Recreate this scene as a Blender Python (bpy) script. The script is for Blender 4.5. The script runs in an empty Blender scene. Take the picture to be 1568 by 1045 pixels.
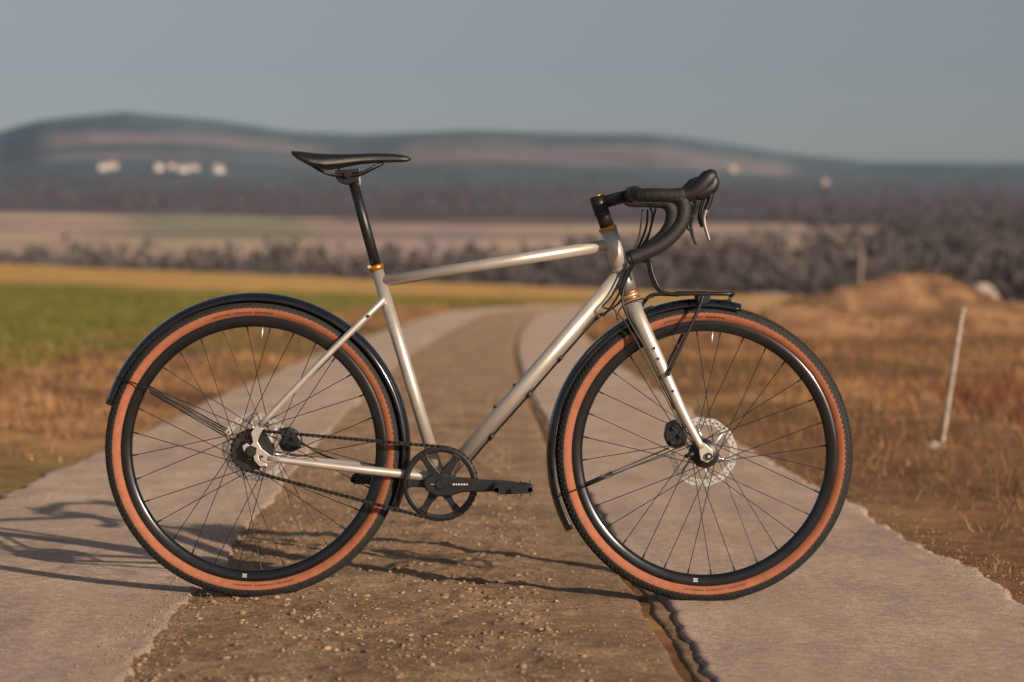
import bpy, bmesh, math, random
import numpy as np
from mathutils import Vector, Matrix
random.seed(7); rng=np.random.default_rng(11)
CAMD=5.68; CAMH=0.748; F=3703.0; S=652.0
scene=bpy.context.scene
coll=scene.collection

# ---------------------------------------------------------------- noise (numpy)
def _h(ix,iy,seed):
    v=np.sin(ix*127.1+iy*311.7+seed*74.7)*43758.5453
    return v-np.floor(v)
def vn(x,y,seed=0):
    x=np.asarray(x,dtype=np.float64); y=np.asarray(y,dtype=np.float64)
    ix=np.floor(x); iy=np.floor(y); fx=x-ix; fy=y-iy
    fx=fx*fx*(3-2*fx); fy=fy*fy*(3-2*fy)
    a=_h(ix,iy,seed); b=_h(ix+1,iy,seed); c=_h(ix,iy+1,seed); d=_h(ix+1,iy+1,seed)
    return (a*(1-fx)+b*fx)*(1-fy)+(c*(1-fx)+d*fx)*fy
def fbm(x,y,seed=0,o=4):
    s=0;a=.5;t=0
    for i in range(o):
        s=s+a*vn(np.asarray(x)*2**i,np.asarray(y)*2**i,seed+i*13); t+=a; a*=.5
    return s/t
def sm(t): 
    t=np.clip(t,0,1); return t*t*(3-2*t)

# ---------------------------------------------------------------- terrain
def cx(D):
    D=np.asarray(D,dtype=np.float64)
    Dc=np.clip(D,-10,90)
    return -.0362*Dc+.00071*Dc*np.abs(Dc)+.012*np.clip(Dc-50,0,None)**2
RX=[-400,0,60,190,330,450,560,720,900,1000,1060,1200,1330,1568,2000]
RY=[230,207,190,175,186,203,208,200,206,207,214,236,250,254,262]
ED=[130,200,260,400,600,900,1300,1800,2600,3400,5000,7000,8000,10500]
EE=[-.006,-.020,-.023,-.012,.0045,.0135,.0205,.0275,.0378,.0437,.0540,.0,.0,.0]
def G(x,y):
    x=np.asarray(x,dtype=np.float64); y=np.asarray(y,dtype=np.float64)
    D=y+CAMD
    xx=np.clip(x,-70,50)
    near=-.0131*xx+sm((D-35)/85)*np.clip(.5-.03*x,-.15,1.9)
    L=x-cx(D)
    off=sm((np.abs(L)-1.5)/.8)
    near=near+off*((fbm(x*1.3,y*1.3,3)-.5)*.11+(fbm(x*.25,y*.25,5)-.5)*.12)
    near=near+.78*np.exp(-(np.abs(x-7.6)/2.2)**2.6-((D-47)/5.0)**2)*(0.6+.8*fbm(x*.9,y*.5,9))
    near=near+.34*np.exp(-((x-4.7)/1.1)**2-((D-40)/3.0)**2)*(.6+.8*fbm(x*1.4,y*.9,19))
    r=np.sqrt(x*x+D*D)
    u=784+F*x/np.maximum(D,1.0)
    u=np.where(D>20,u,784)
    ridge=(430-np.interp(u,RX,RY))/F
    e=np.interp(r,ED,EE)
    s=np.minimum(1.12,ridge/.0600)
    e=e*(1+(s-1)*sm((r-1500)/3500))
    hi=sm((r-5000)/2000)
    e=np.where(r>5000,.0540*s*(1-hi)+ridge*hi,e)
    e=np.where(r>7000,ridge*(1-sm((r-7000)/3500)*.9),e)
    e=e+(fbm(x/420,D/420,21)-.5)*.0045*sm((r-500)/700)*(1-sm((r-4500)/2500)*.7)
    far=CAMH+e*r
    t=sm((r-120)/75)
    front=sm((D/np.maximum(r,1)-.15)/.3)
    t2=t*front
    z=near*(1-t2)+far*t2
    return z-.010
def lerp3(a,b,t):
    t=np.asarray(t)[:,None]; return a*(1-t)+b*t
def C(*c): return np.array(c,dtype=np.float64)
def landcol(x,y):
    D=y+CAMD; r=np.sqrt(x*x+D*D); n=len(x)
    L=x-cx(D); u=784+F*x/np.maximum(D,1.0)
    n1=fbm(x*.9,y*.9,31); n2=fbm(x*.22,y*.12,37); n3=fbm(x*3.1,y*3.1,41); n4=fbm(x*.45+9,y*.2,43)
    straw=C(.54,.30,.135); brown=C(.20,.100,.052); olive=C(.17,.145,.04); green=C(.185,.185,.032); tan=C(.62,.37,.13)
    c=lerp3(np.tile(brown,(n,1)),np.tile(straw,(n,1)),sm((n1*.6+n3*.4-.36)/.24))
    c=lerp3(c,np.tile(brown*1.1,(n,1)),sm((n4-.47)/.13)*.75*(L>0))
    c=lerp3(c,np.tile(olive,(n,1)),sm((n2-.50)/.12)*.65*(L<0))
    c=lerp3(c,np.tile(olive*.6+brown*.5,(n,1)),sm((n2-.54)/.12)*.6*(L>0))
    gf=sm((-L-3.3-(n2-.5)*3.5-(n1-.5)*1.5)/.9)
    gcol=lerp3(np.tile(green,(n,1)),np.tile(C(.27,.23,.06),(n,1)),sm((n2-.4)/.3))
    c=lerp3(c,gcol,gf*(.85+.15*n3))
    c=lerp3(c,np.tile(tan,(n,1)),sm((D-70-(n2-.5)*30)/14)*(L<0)*1.0)
    c=lerp3(c,np.tile(C(.50,.28,.12),(n,1)),sm((D-54)/25)*(L>=0))
    mo=np.exp(-((x-7.6)/2.8)**2-((D-46)/7.0)**2)+np.exp(-((x-4.7)/1.5)**2-((D-40)/4.0)**2)
    mcol=lerp3(np.tile(C(.66,.37,.19),(n,1)),np.tile(C(.27,.145,.08),(n,1)),sm((fbm(x*1.1,y*.8,47)-.46)/.14))
    c=lerp3(c,mcol,np.clip(mo*1.8,0,1)*.85)
    # far land use; bluish aerial haze is painted into these base colours
    w=fbm(x/260,D/260,51)-.5; w2=fbm(x/90,D/90,57)-.5
    Dw=r*(1+.28*w)
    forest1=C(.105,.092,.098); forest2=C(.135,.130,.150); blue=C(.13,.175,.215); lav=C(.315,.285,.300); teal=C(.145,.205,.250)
    f=np.tile(C(.46,.32,.20),(n,1))
    f=lerp3(f,np.tile(forest1,(n,1)),sm((r-260)/40))
    fld=np.tile(C(.56,.41,.31),(n,1))
    fld=lerp3(fld,np.tile(C(.37,.335,.225),(n,1)),sm((u-190+w2*90)/40)*(1-sm((u-450+w2*120)/60))*sm((Dw-1000)/150))
    fld=lerp3(fld,np.tile(C(.50,.37,.32),(n,1)),sm((u-480)/30)*(1-sm((u-730)/30)))
    strip=sm((fbm(x/500,D/75,61)-.56)/.05)
    fld=lerp3(fld,np.tile(forest2,(n,1)),strip*.7)
    isf=sm((Dw-620)/50)*(1-sm((Dw-1650+sm((u-200)/600)*150)/90))*(1-sm((u-1250+w*600)/60))
    f=lerp3(f,fld,isf)
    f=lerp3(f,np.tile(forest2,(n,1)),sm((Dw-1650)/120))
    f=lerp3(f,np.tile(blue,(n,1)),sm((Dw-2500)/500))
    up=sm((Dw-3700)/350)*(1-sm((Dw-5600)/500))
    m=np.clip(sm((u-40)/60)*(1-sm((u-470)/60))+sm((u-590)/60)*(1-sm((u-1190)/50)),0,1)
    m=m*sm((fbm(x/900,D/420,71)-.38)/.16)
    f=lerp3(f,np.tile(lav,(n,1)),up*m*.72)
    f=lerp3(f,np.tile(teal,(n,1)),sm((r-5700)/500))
    f=f*(1+.30*w2)[:,None]
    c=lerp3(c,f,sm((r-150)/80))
    return np.clip(c,0,1)

# ---------------------------------------------------------------- mesh helpers
def mk(name,verts,faces,mat=None,smooth=False,parent=None,mats=None,midx=None):
    me=bpy.data.meshes.new(name)
    if isinstance(verts,np.ndarray): verts=verts.tolist()
    me.from_pydata(verts,[],faces); me.update()
    for m in (mats or ([mat] if mat else [])): me.materials.append(m)
    if midx is not None: me.polygons.foreach_set('material_index',midx)
    if smooth: me.polygons.foreach_set('use_smooth',[True]*len(me.polygons))
    ob=bpy.data.objects.new(name,me); coll.objects.link(ob)
    if parent: ob.parent=parent
    return ob
def fastmesh(name,V,Fa,k,mat,col=None,smooth=False,parent=None):
    me=bpy.data.meshes.new(name)
    nv=len(V); nf=len(Fa)
    me.vertices.add(nv); me.vertices.foreach_set('co',np.ascontiguousarray(V,dtype=np.float32).ravel())
    me.loops.add(nf*k); me.loops.foreach_set('vertex_index',np.ascontiguousarray(Fa,dtype=np.int32).ravel())
    me.polygons.add(nf); me.polygons.foreach_set('loop_start',np.arange(nf,dtype=np.int32)*k)
    me.polygons.foreach_set('loop_total',np.full(nf,k,dtype=np.int32))
    if smooth: me.polygons.foreach_set('use_smooth',np.ones(nf,dtype=bool))
    me.update(calc_edges=True); me.validate()
    if col is not None:
        a=me.color_attributes.new('Col','FLOAT_COLOR','POINT')
        cc=np.ones((nv,4),dtype=np.float32); cc[:,:3]=col
        a.data.foreach_set('color',cc.ravel())
    me.materials.append(mat)
    ob=bpy.data.objects.new(name,me); coll.objects.link(ob)
    if parent: ob.parent=parent
    return ob
def empty(name,loc=(0,0,0)):
    e=bpy.data.objects.new(name,None); e.location=loc; coll.objects.link(e); return e
def P(px,py,y=0.0):
    k=(CAMD+y)/CAMD
    return Vector(((px-784)/S*k, y, CAMH+(430-py)/S*k))
def cr(pts,n=8):
    out=[]
    Pn=[np.array(list(p)+[r]) for p,r in pts]
    Q=[2*Pn[0]-Pn[1]]+Pn+[2*Pn[-1]-Pn[-2]]
    for i in range(1,len(Q)-2):
        p0,p1,p2,p3=Q[i-1:i+3]
        for j in range(n):
            t=j/n
            out.append(.5*((2*p1)+(-p0+p2)*t+(2*p0-5*p1+4*p2-p3)*t*t+(-p0+3*p1-3*p2+p3)*t**3))
    out.append(Pn[-1])
    return [(Vector(q[:3]),max(q[3],.0003)) for q in out]
def sweep(name,pts,mat,parent,seg=14,smooth=0,flat=1.0):
    if smooth: pts=cr(pts,smooth)
    n=len(pts); V=[];Fc=[]
    up=None
    for i,(p,r) in enumerate(pts):
        a=pts[max(0,i-1)][0]; b=pts[min(n-1,i+1)][0]
        t=(b-a).normalized()
        if up is None:
            ref=Vector((0,1,0)) if abs(t.y)<.9 else Vector((0,0,1))
            up=(ref-t*ref.dot(t)).normalized()
        else: up=(up-t*up.dot(t)).normalized()
        s=t.cross(up)
        for k in range(seg):
            an=2*math.pi*k/seg
            V.append(p+up*(math.cos(an)*r*flat)+s*(math.sin(an)*r))
    for i in range(n-1):
        for k in range(seg):
            k2=(k+1)%seg
            Fc.append((i*seg+k,i*seg+k2,(i+1)*seg+k2,(i+1)*seg+k))
    Fc.append(tuple(range(seg))[::-1]); Fc.append(tuple((n-1)*seg+k for k in range(seg)))
    ob=mk(name,[tuple(v) for v in V],Fc,mat,True,parent)
    ob.data.polygons[-1].use_smooth=False; ob.data.polygons[-2].use_smooth=False
    return ob
def tube(name,p0,p1,r0,r1,mat,parent,seg=18):
    return sweep(name,[(p0,r0),(p0.lerp(p1,.5),(r0+r1)/2),(p1,r1)],mat,parent,seg)
def lathe(name,c,prof,mat,parent,seg=64,closed=False,mats=None,mi=None,smooth=True):
    V=[];Fc=[];idx=[];m=len(prof)
    for i in range(seg):
        a=2*math.pi*i/seg
        for r,y in prof: V.append((c.x+r*math.cos(a),c.y+y,c.z+r*math.sin(a)))
    rng_=range(m) if closed else range(m-1)
    for i in range(seg):
        i2=(i+1)%seg
        for j in rng_:
            j2=(j+1)%m
            Fc.append((i*m+j,i*m+j2,i2*m+j2,i2*m+j)); idx.append(mi[j] if mi else 0)
    ob=mk(name,V,Fc,mat,smooth,parent,mats,idx if mi else None)
    return ob
def auto(ob,w=.0008):
    b=ob.modifiers.new('b','BEVEL'); b.width=w; b.segments=2; b.limit_method='ANGLE'; b.angle_limit=.6
def disc(name,c,r,y0,y1,mat,parent,seg=40,bev=.001):
    return lathe(name,c,[(0.0001,y0),(r-bev,y0),(r,y0+bev),(r,y1-bev),(r-bev,y1),(.0001,y1)],mat,parent,seg,smooth=False)
def plate(name,outl,y0,y1,mat,parent,bev=.001,yref=0):
    """outline in photo measures on the bicycle's centre plane"""
    n=len(outl); V=[];pts=[P(a,b,yref) for a,b in outl]
    for p in pts: V.append((p.x,y0,p.z))
    for p in pts: V.append((p.x,y1,p.z))
    Fc=[tuple(range(n))[::-1],tuple(range(n,2*n))]
    for i in range(n):
        j=(i+1)%n; Fc.append((i,j,n+j,n+i))
    ob=mk(name,V,Fc,mat,False,parent)
    bm=bmesh.new(); bm.from_mesh(ob.data); bmesh.ops.recalc_face_normals(bm,faces=bm.faces); bm.to_mesh(ob.data); bm.free()
    if bev: auto(ob,bev)
    return ob
def boxes(name,items,mat,parent):
    V=[];Fc=[]
    for c,a,b,d in items:
        o=len(V)
        for sx in(-1,1):
            for sy in(-1,1):
                for sz in(-1,1): V.append(tuple(c+a*sx+b*sy+d*sz))
        for f in((0,1,3,2),(4,6,7,5),(0,4,5,1),(2,3,7,6),(0,2,6,4),(1,5,7,3)): Fc.append(tuple(o+q for q in f))
    return mk(name,V,Fc,mat,False,parent)

# ---------------------------------------------------------------- materials
def newmat(name):
    m=bpy.data.materials.new(name); m.use_nodes=True
    nt=m.node_tree; return m,nt,nt.nodes['Principled BSDF'],nt.nodes,nt.links
def mat(name,col,rough=.5,metal=0,nscale=40,var=.15,bump=0,coat=0,bscale=None):
    m,nt,b,N,Lk=newmat(name)
    tc=N.new('ShaderNodeTexCoord'); nz=N.new('ShaderNodeTexNoise'); nz.inputs['Scale'].default_value=nscale; nz.inputs['Detail'].default_value=5
    Lk.new(tc.outputs['Object'],nz.inputs['Vector'])
    rp=N.new('ShaderNodeValToRGB'); rp.color_ramp.elements[0].position=.3; rp.color_ramp.elements[1].position=.7
    rp.color_ramp.elements[0].color=[c*(1-var) for c in col]+[1]; rp.color_ramp.elements[1].color=[min(1,c*(1+var)) for c in col]+[1]
    Lk.new(nz.outputs['Fac'],rp.inputs['Fac']); Lk.new(rp.outputs['Color'],b.inputs['Base Color'])
    mr=N.new('ShaderNodeMapRange'); mr.inputs['To Min'].default_value=max(0,rough-.08); mr.inputs['To Max'].default_value=min(1,rough+.08)
    Lk.new(nz.outputs['Fac'],mr.inputs['Value']); Lk.new(mr.outputs['Result'],b.inputs['Roughness'])
    b.inputs['Metallic'].default_value=metal
    if coat: b.inputs['Coat Weight'].default_value=coat; b.inputs['Coat Roughness'].default_value=.1
    if bump:
        n2=N.new('ShaderNodeTexNoise'); n2.inputs['Scale'].default_value=bscale or nscale*6; n2.inputs['Detail'].default_value=6
        Lk.new(tc.outputs['Object'],n2.inputs['Vector'])
        bp=N.new('ShaderNodeBump'); bp.inputs['Strength'].default_value=bump; bp.inputs['Distance'].default_value=.002
        Lk.new(n2.outputs['Fac'],bp.inputs['Height']); Lk.new(bp.outputs['Normal'],b.inputs['Normal'])
    return m
M_frame=mat('satin_silver_frame',(.56,.505,.445),.38,.55,25,.05,.12,bscale=900)
M_frame2=mat('grey_metal_lug',(.26,.24,.22),.45,.6,25,.06)
M_black=mat('black_anodised',(.011,.011,.012),.40,0,60,.2)
M_gloss=mat('gloss_black_fender',(.008,.010,.014),.18,0,20,.2,coat=.5)
M_rim=mat('gloss_black_rim',(.008,.008,.009),.24,0,20,.2,coat=.35)
M_rub=mat('black_tyre_rubber',(.020,.019,.018),.75,0,120,.35,.3)
M_tan=mat('tan_tyre_sidewall',(.315,.105,.048),.72,0,60,.14,.3,bscale=700)
M_label=mat('tyre_label',(.09,.03,.015),.6,0,60,.2)
M_leather=mat('saddle_cover',(.011,.011,.011),.42,0,80,.2,.3,bscale=900)
M_tape=mat('bar_tape',(.013,.013,.013),.6,0,90,.25,.5,bscale=600)
M_gold=mat('orange_anodised',(.70,.27,.05),.35,.8,40,.05)
M_steel=mat('polished_steel',(.74,.72,.68),.32,.65,80,.08)
M_dark=mat('dark_steel',(.07,.065,.06),.38,.8,90,.25)
M_spoke=mat('black_spoke',(.018,.018,.018),.35,.3,90,.25)
M_white=mat('white_plastic',(.6,.6,.58),.5)

def groundmat():
    m,nt,b,N,Lk=newmat('grass_and_soil')
    at=N.new('ShaderNodeAttribute'); at.attribute_name='Col'
    tc=N.new('ShaderNodeTexCoord')
    n1=N.new('ShaderNodeTexNoise'); n1.inputs['Scale'].default_value=7; n1.inputs['Detail'].default_value=9; n1.inputs['Roughness'].default_value=.75
    n2=N.new('ShaderNodeTexNoise'); n2.inputs['Scale'].default_value=.012; n2.inputs['Detail'].default_value=8; n2.inputs['Roughness'].default_value=.65
    Lk.new(tc.outputs['Object'],n1.inputs['Vector']); Lk.new(tc.outputs['Object'],n2.inputs['Vector'])
    ad=N.new('ShaderNodeMapRange'); ad.inputs['From Min'].default_value=.3; ad.inputs['From Max'].default_value=.7; ad.inputs['To Min'].default_value=.5; ad.inputs['To Max'].default_value=1.45
    Lk.new(n1.outputs['Fac'],ad.inputs[0])
    a2=N.new('ShaderNodeMath'); a2.operation='MULTIPLY_ADD'; a2.inputs[1].default_value=1.0; a2.inputs[2].default_value=.5
    Lk.new(n2.outputs['Fac'],a2.inputs[0])
    mu=N.new('ShaderNodeMath'); mu.operation='MULTIPLY'; Lk.new(ad.outputs[0],mu.inputs[0]); Lk.new(a2.outputs[0],mu.inputs[1])
    vm=N.new('ShaderNodeVectorMath'); vm.operation='SCALE'; Lk.new(at.outputs['Color'],vm.inputs[0]); Lk.new(mu.outputs[0],vm.inputs['Scale'])
    Lk.new(vm.outputs[0],b.inputs['Base Color']); b.inputs['Roughness'].default_value=.95; b.inputs['Specular IOR Level'].default_value=.1
    bp=N.new('ShaderNodeBump'); bp.inputs['Strength'].default_value=.7; bp.inputs['Distance'].default_value=.03
    Lk.new(n1.outputs['Fac'],bp.inputs['Height']); Lk.new(bp.outputs['Normal'],b.inputs['Normal'])
    return m
def attrmat(name,transl=0.0):
    m,nt,b,N,Lk=newmat(name)
    at=N.new('ShaderNodeAttribute'); at.attribute_name='Col'
    Lk.new(at.outputs['Color'],b.inputs['Base Color']); b.inputs['Roughness'].default_value=.8; b.inputs['Specular IOR Level'].default_value=.2
    if transl:
        tr=N.new('ShaderNodeBsdfTranslucent'); Lk.new(at.outputs['Color'],tr.inputs['Color'])
        mx=N.new('ShaderNodeMixShader'); mx.inputs[0].default_value=transl
        Lk.new(b.outputs[0],mx.inputs[1]); Lk.new(tr.outputs[0],mx.inputs[2]); Lk.new(mx.outputs[0],N['Material Output'].inputs['Surface'])
    return m
def groundlike(name,c0,c1,s0,s1,fs,fmin,fmax,bs,bstr,bdist,streak=None,dirt=None,vs=120,vmin=.5):
    m,nt,b,N,Lk=newmat(name)
    tc=N.new('ShaderNodeTexCoord')
    def nz(s,d,r=.6,sc=None):
        n=N.new('ShaderNodeTexNoise'); n.inputs['Scale'].default_value=s; n.inputs['Detail'].default_value=d; n.inputs['Roughness'].default_value=r
        if sc:
            mp=N.new('ShaderNodeMapping'); mp.inputs['Scale'].default_value=sc; Lk.new(tc.outputs['Object'],mp.inputs[0]); Lk.new(mp.outputs[0],n.inputs['Vector'])
        else: Lk.new(tc.outputs['Object'],n.inputs['Vector'])
        return n
    def mr(src,a,b_,f0=.3,f1=.7):
        r=N.new('ShaderNodeMapRange'); r.inputs['From Min'].default_value=f0; r.inputs['From Max'].default_value=f1; r.inputs['To Min'].default_value=a; r.inputs['To Max'].default_value=b_
        Lk.new(src,r.inputs['Value']); return r.outputs[0]
    def mul(a,b_):
        q=N.new('ShaderNodeMath'); q.operation='MULTIPLY'; Lk.new(a,q.inputs[0]); Lk.new(b_,q.inputs[1]); return q.outputs[0]
    a=nz(s0,s1,.68)
    r1=N.new('ShaderNodeValToRGB'); e=r1.color_ramp.elements
    e[0].position=.32; e[0].color=c0+(1,); e[1].position=.68; e[1].color=c1+(1,)
    Lk.new(a.outputs['Fac'],r1.inputs['Fac'])
    val=mr(nz(fs,4,.8).outputs['Fac'],fmin,fmax,.36,.64)
    val=mul(val,mr(nz(fs*.22,4,.7).outputs['Fac'],.80,1.18,.36,.64))
    if streak: val=mul(val,mr(nz(streak,6,.65,(1,.22,1)).outputs['Fac'],.78,1.14))
    vo=N.new('ShaderNodeTexVoronoi'); vo.inputs['Scale'].default_value=vs; Lk.new(tc.outputs['Object'],vo.inputs['Vector'])
    val=mul(val,mr(vo.outputs['Distance'],vmin,1.08,.08,.42))
    vm=N.new('ShaderNodeVectorMath'); vm.operation='SCALE'; Lk.new(r1.outputs['Color'],vm.inputs[0]); Lk.new(val,vm.inputs['Scale'])
    out=vm.outputs[0]
    if dirt:
        dn=nz(2.3,8,.7); dr=N.new('ShaderNodeMapRange'); dr.inputs['From Min'].default_value=.50; dr.inputs['From Max'].default_value=.66; dr.inputs['To Max'].default_value=.5
        Lk.new(dn.outputs['Fac'],dr.inputs['Value'])
        mx=N.new('ShaderNodeMix'); mx.data_type='RGBA'; Lk.new(dr.outputs[0],mx.inputs[0]); Lk.new(out,mx.inputs[6]); mx.inputs[7].default_value=dirt+(1,); out=mx.outputs[2]
    Lk.new(out,b.inputs['Base Color']); b.inputs['Roughness'].default_value=.93; b.inputs['Specular IOR Level'].default_value=.2
    h=nz(bs,9,.85); bp=N.new('ShaderNodeBump'); bp.inputs['Strength'].default_value=bstr; bp.inputs['Distance'].default_value=bdist
    Lk.new(h.outputs['Fac'],bp.inputs['Height']); Lk.new(bp.outputs['Normal'],b.inputs['Normal'])
    return m
M_ground=groundmat(); M_grass=attrmat('dry_grass_blades',.3); M_twig=attrmat('winter_twigs',.1); M_stone=attrmat('stones')
M_conc=groundlike('weathered_concrete',(.50,.365,.275),(.74,.56,.44),1.1,8,170,.62,1.34,90,.9,.009,streak=7,dirt=(.54,.37,.24),vs=130,vmin=.62)
M_dirt=groundlike('gravelly_dirt',(.28,.175,.105),(.68,.45,.27),2.6,10,120,.55,1.42,45,1.0,.022,vs=85,vmin=.55)

# ---------------------------------------------------------------- ground sheet (polar grid, reaches horizon)
th=np.concatenate([np.arange(-180,-60,6),np.arange(-60,-14,2),np.arange(-14,14,.12),np.arange(14,60,2),np.arange(60,180,6)])
th=np.radians(th)
rr=[1.2]
while rr[-1]<10500: rr.append(rr[-1]*1.028+.02)
rr=np.array(rr); nr=len(rr); na=len(th)
R,T=np.meshgrid(rr,th,indexing='ij')
X=(R*np.sin(T)).ravel(); Y=(R*np.cos(T)-CAMD).ravel()
Z=G(X,Y)
V=np.stack([X,Y,Z],1); V=np.vstack([V,[[0,-CAMD,float(G(np.array([0.]),np.array([-CAMD]))[0])]]])
i=np.arange(nr-1)[:,None]; j=np.arange(na)[None,:]; j2=(j+1)%na
Fq=np.stack([i*na+j,i*na+j2,(i+1)*na+j2,(i+1)*na+j],-1).reshape(-1,4)[:,::-1]
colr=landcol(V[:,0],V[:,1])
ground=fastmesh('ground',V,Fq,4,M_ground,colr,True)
bm=bmesh.new(); bm.from_mesh(ground.data); bm.verts.ensure_lookup_table()
c=bm.verts[nr*na]
for q in range(na):
    try:
        f=bm.faces.new((c,bm.verts[(q+1)%na],bm.verts[q])); f.smooth=True
    except Exception: pass
bm.to_mesh(ground.data); bm.free()

# ---------------------------------------------------------------- road
def rows():
    d=-5.0; o=[]
    while d<78:
        o.append(d); d+= .014 if 3.8<d<7.5 else (.05 if 2<d<14 else .3)
    return np.array(o)
DR=rows()
def strip(name,l0,l1,nl,hfun,m,edge=None,parent=None):
    ls=np.linspace(0,1,nl); A,B=np.meshgrid(DR,ls,indexing='ij')
    e0=l0+ (edge(DR,1,l0) if edge else 0)*np.ones_like(DR); e1=l1+(edge(DR,2,l1) if edge else 0)*np.ones_like(DR)
    Lm=e0[:,None]*(1-B)+e1[:,None]*B
    x=cx(A)+Lm; y=A-CAMD
    z=G(cx(A)*1.0+np.clip(Lm,-1.5,1.5),y)+hfun(x,y,Lm,B)
    V=np.stack([x.ravel(),y.ravel(),z.ravel()],1); n=len(DR)
    i=np.arange(n-1)[:,None]; j=np.arange(nl-1)[None,:]
    Fq=np.stack([i*nl+j,i*nl+j+1,(i+1)*nl+j+1,(i+1)*nl+j],-1).reshape(-1,4)
    return fastmesh(name,V,Fq,4,m,None,True,parent)
def edgeN(D,s,l0):
    k=1.0 if abs(l0)<1 else 2.2
    return k*((fbm(D*1.1,D*0+s*5,80+s)-.5)*.05+(fbm(D*12,D*0+s,90+s)-.5)*.022)
def hconc(x,y,L,B):
    h=.012+(fbm(x*2,y*2,101)-.5)*.004+(fbm(x*35,y*35,103,3)-.5)*.0016
    e=np.minimum(B,1-B)
    return h-np.where(e<.0001,.03,0)
road=empty('concrete_track_road')
strip('concrete_slab_lane_a',-1.46,-.55,60,hconc,M_conc,edgeN,parent=road)
strip('concrete_slab_lane_b',.52,1.42,60,hconc,M_conc,edgeN,parent=road)
def hdirt(x,y,L,B):
    h=.002+ .016*fbm(x*9,y*9,111,5)*(.4+.9*sm(B*3)*sm((1-B)*5)) 
    rough=1-.8*sm((L-.22)/.12)
    h=h+.017*(fbm(x*26,y*26,113,4)-.5)*rough
    h=h-.022*np.exp(-((L-.49-(fbm(y*2.5,y*0,119)-.5)*.03)/.010)**2)
    return h
strip('gravel_median',-.60,.56,120,hdirt,M_dirt,parent=road)
def icos():
    bm=bmesh.new(); bmesh.ops.create_icosphere(bm,subdivisions=1,radius=1)
    v=np.array([list(q.co) for q in bm.verts]); f=np.array([[q.index for q in a.verts] for a in bm.faces]); bm.free(); return v,f
iv,ifc=icos()
def stones(name,n,Lr,Drr,smin,smax,power,zoff,pal,clump=True):
    D=Drr[0]+(Drr[1]-Drr[0])*rng.random(n)**1.7; L=Lr[0]+(Lr[1]-Lr[0])*rng.random(n)
    if clump:
        keep=fbm(L*4,D*3,7)+rng.random(n)*.45>.66; D=D[keep];L=L[keep];n=len(D)
    x=cx(D)+L; y=D-CAMD; s=smin+(smax-smin)*rng.random(n)**power
    z=G(cx(D)+np.clip(L,-1.5,1.5),y)
    if zoff is None: z=z+hdirt(x,y,L,(L+.60)/1.16)
    else: z=z+zoff
    sc=s[:,None,None]*(.6+.8*rng.random((n,1,3)))*np.array([1,1,.6])
    vv=iv[None]*(1+.6*(rng.random((n,len(iv),1))-.5))*sc
    a=rng.random(n)*6.28; ca=np.cos(a)[:,None]; sa=np.sin(a)[:,None]
    vx=vv[...,0]*ca-vv[...,1]*sa; vy=vv[...,0]*sa+vv[...,1]*ca
    V=np.stack([vx+x[:,None],vy+y[:,None],vv[...,2]+z[:,None]+s[:,None]*.12],-1).reshape(-1,3)
    Fq=(ifc[None]+np.arange(n)[:,None,None]*len(iv)).reshape(-1,3)
    cc=pal[rng.integers(0,len(pal),n)]*(.65+.5*rng.random((n,1)))
    cc=np.repeat(cc,len(iv),0)
    return fastmesh(name,V,Fq,3,M_stone,cc)
pal=np.array([[.34,.215,.125],[.28,.18,.11],[.38,.25,.15],[.20,.125,.075],[.31,.20,.125],[.36,.26,.18]])
st=stones('gravel_stones',60000,(-.57,.30),(3.9,26),.0009,.0085,9,None,pal); st.parent=road
st0=stones('sand_grit',9000,(.2,.48),(3.9,18),.0008,.004,6,None,pal); st0.parent=road
st1=stones('edge_grit',6000,(-.68,-.50),(3.6,20),.001,.004,3,.012,pal,False); st1.parent=road
st2=stones('loose_pebbles',1500,(-1.4,1.4),(3.6,22),.0008,.0032,4,.013,pal); st2.parent=road
st3=stones('shoulder_grit',7000,(1.30,1.56),(3.6,22),.001,.005,3,.010,pal,False); st3.parent=road

# ---------------------------------------------------------------- grass
def blades(name,x,y,h,w,lean,cols,parent=None):
    n=len(x); z=G(x,y)-.003
    a=rng.random(n)*2*np.pi; b=rng.random(n)*2*np.pi
    dx=np.cos(a)*w; dy=np.sin(a)*w
    lx=np.cos(b)*lean*h; ly=np.sin(b)*lean*h; hz=h*np.sqrt(np.clip(1-lean**2,.02,1))
    v0=np.stack([x-dx,y-dy,z],1); v1=np.stack([x+dx,y+dy,z],1)
    v2=np.stack([x+dx*.7+lx*.4,y+dy*.7+ly*.4,z+hz*.65],1); v3=np.stack([x-dx*.7+lx*.4,y-dy*.7+ly*.4,z+hz*.65],1)
    v4=np.stack([x+lx,y+ly,z+hz],1)
    V=np.stack([v0,v1,v2,v3,v4],1).reshape(-1,3)
    o=np.arange(n)[:,None]*5
    Fq=np.concatenate([o+np.array([[0,1,2]]),o+np.array([[0,2,3]]),o+np.array([[3,2,4]])],0)
    cc=np.repeat(cols,5,0)
    return fastmesh(name,V,Fq,3,M_grass,cc,False,parent)
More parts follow.
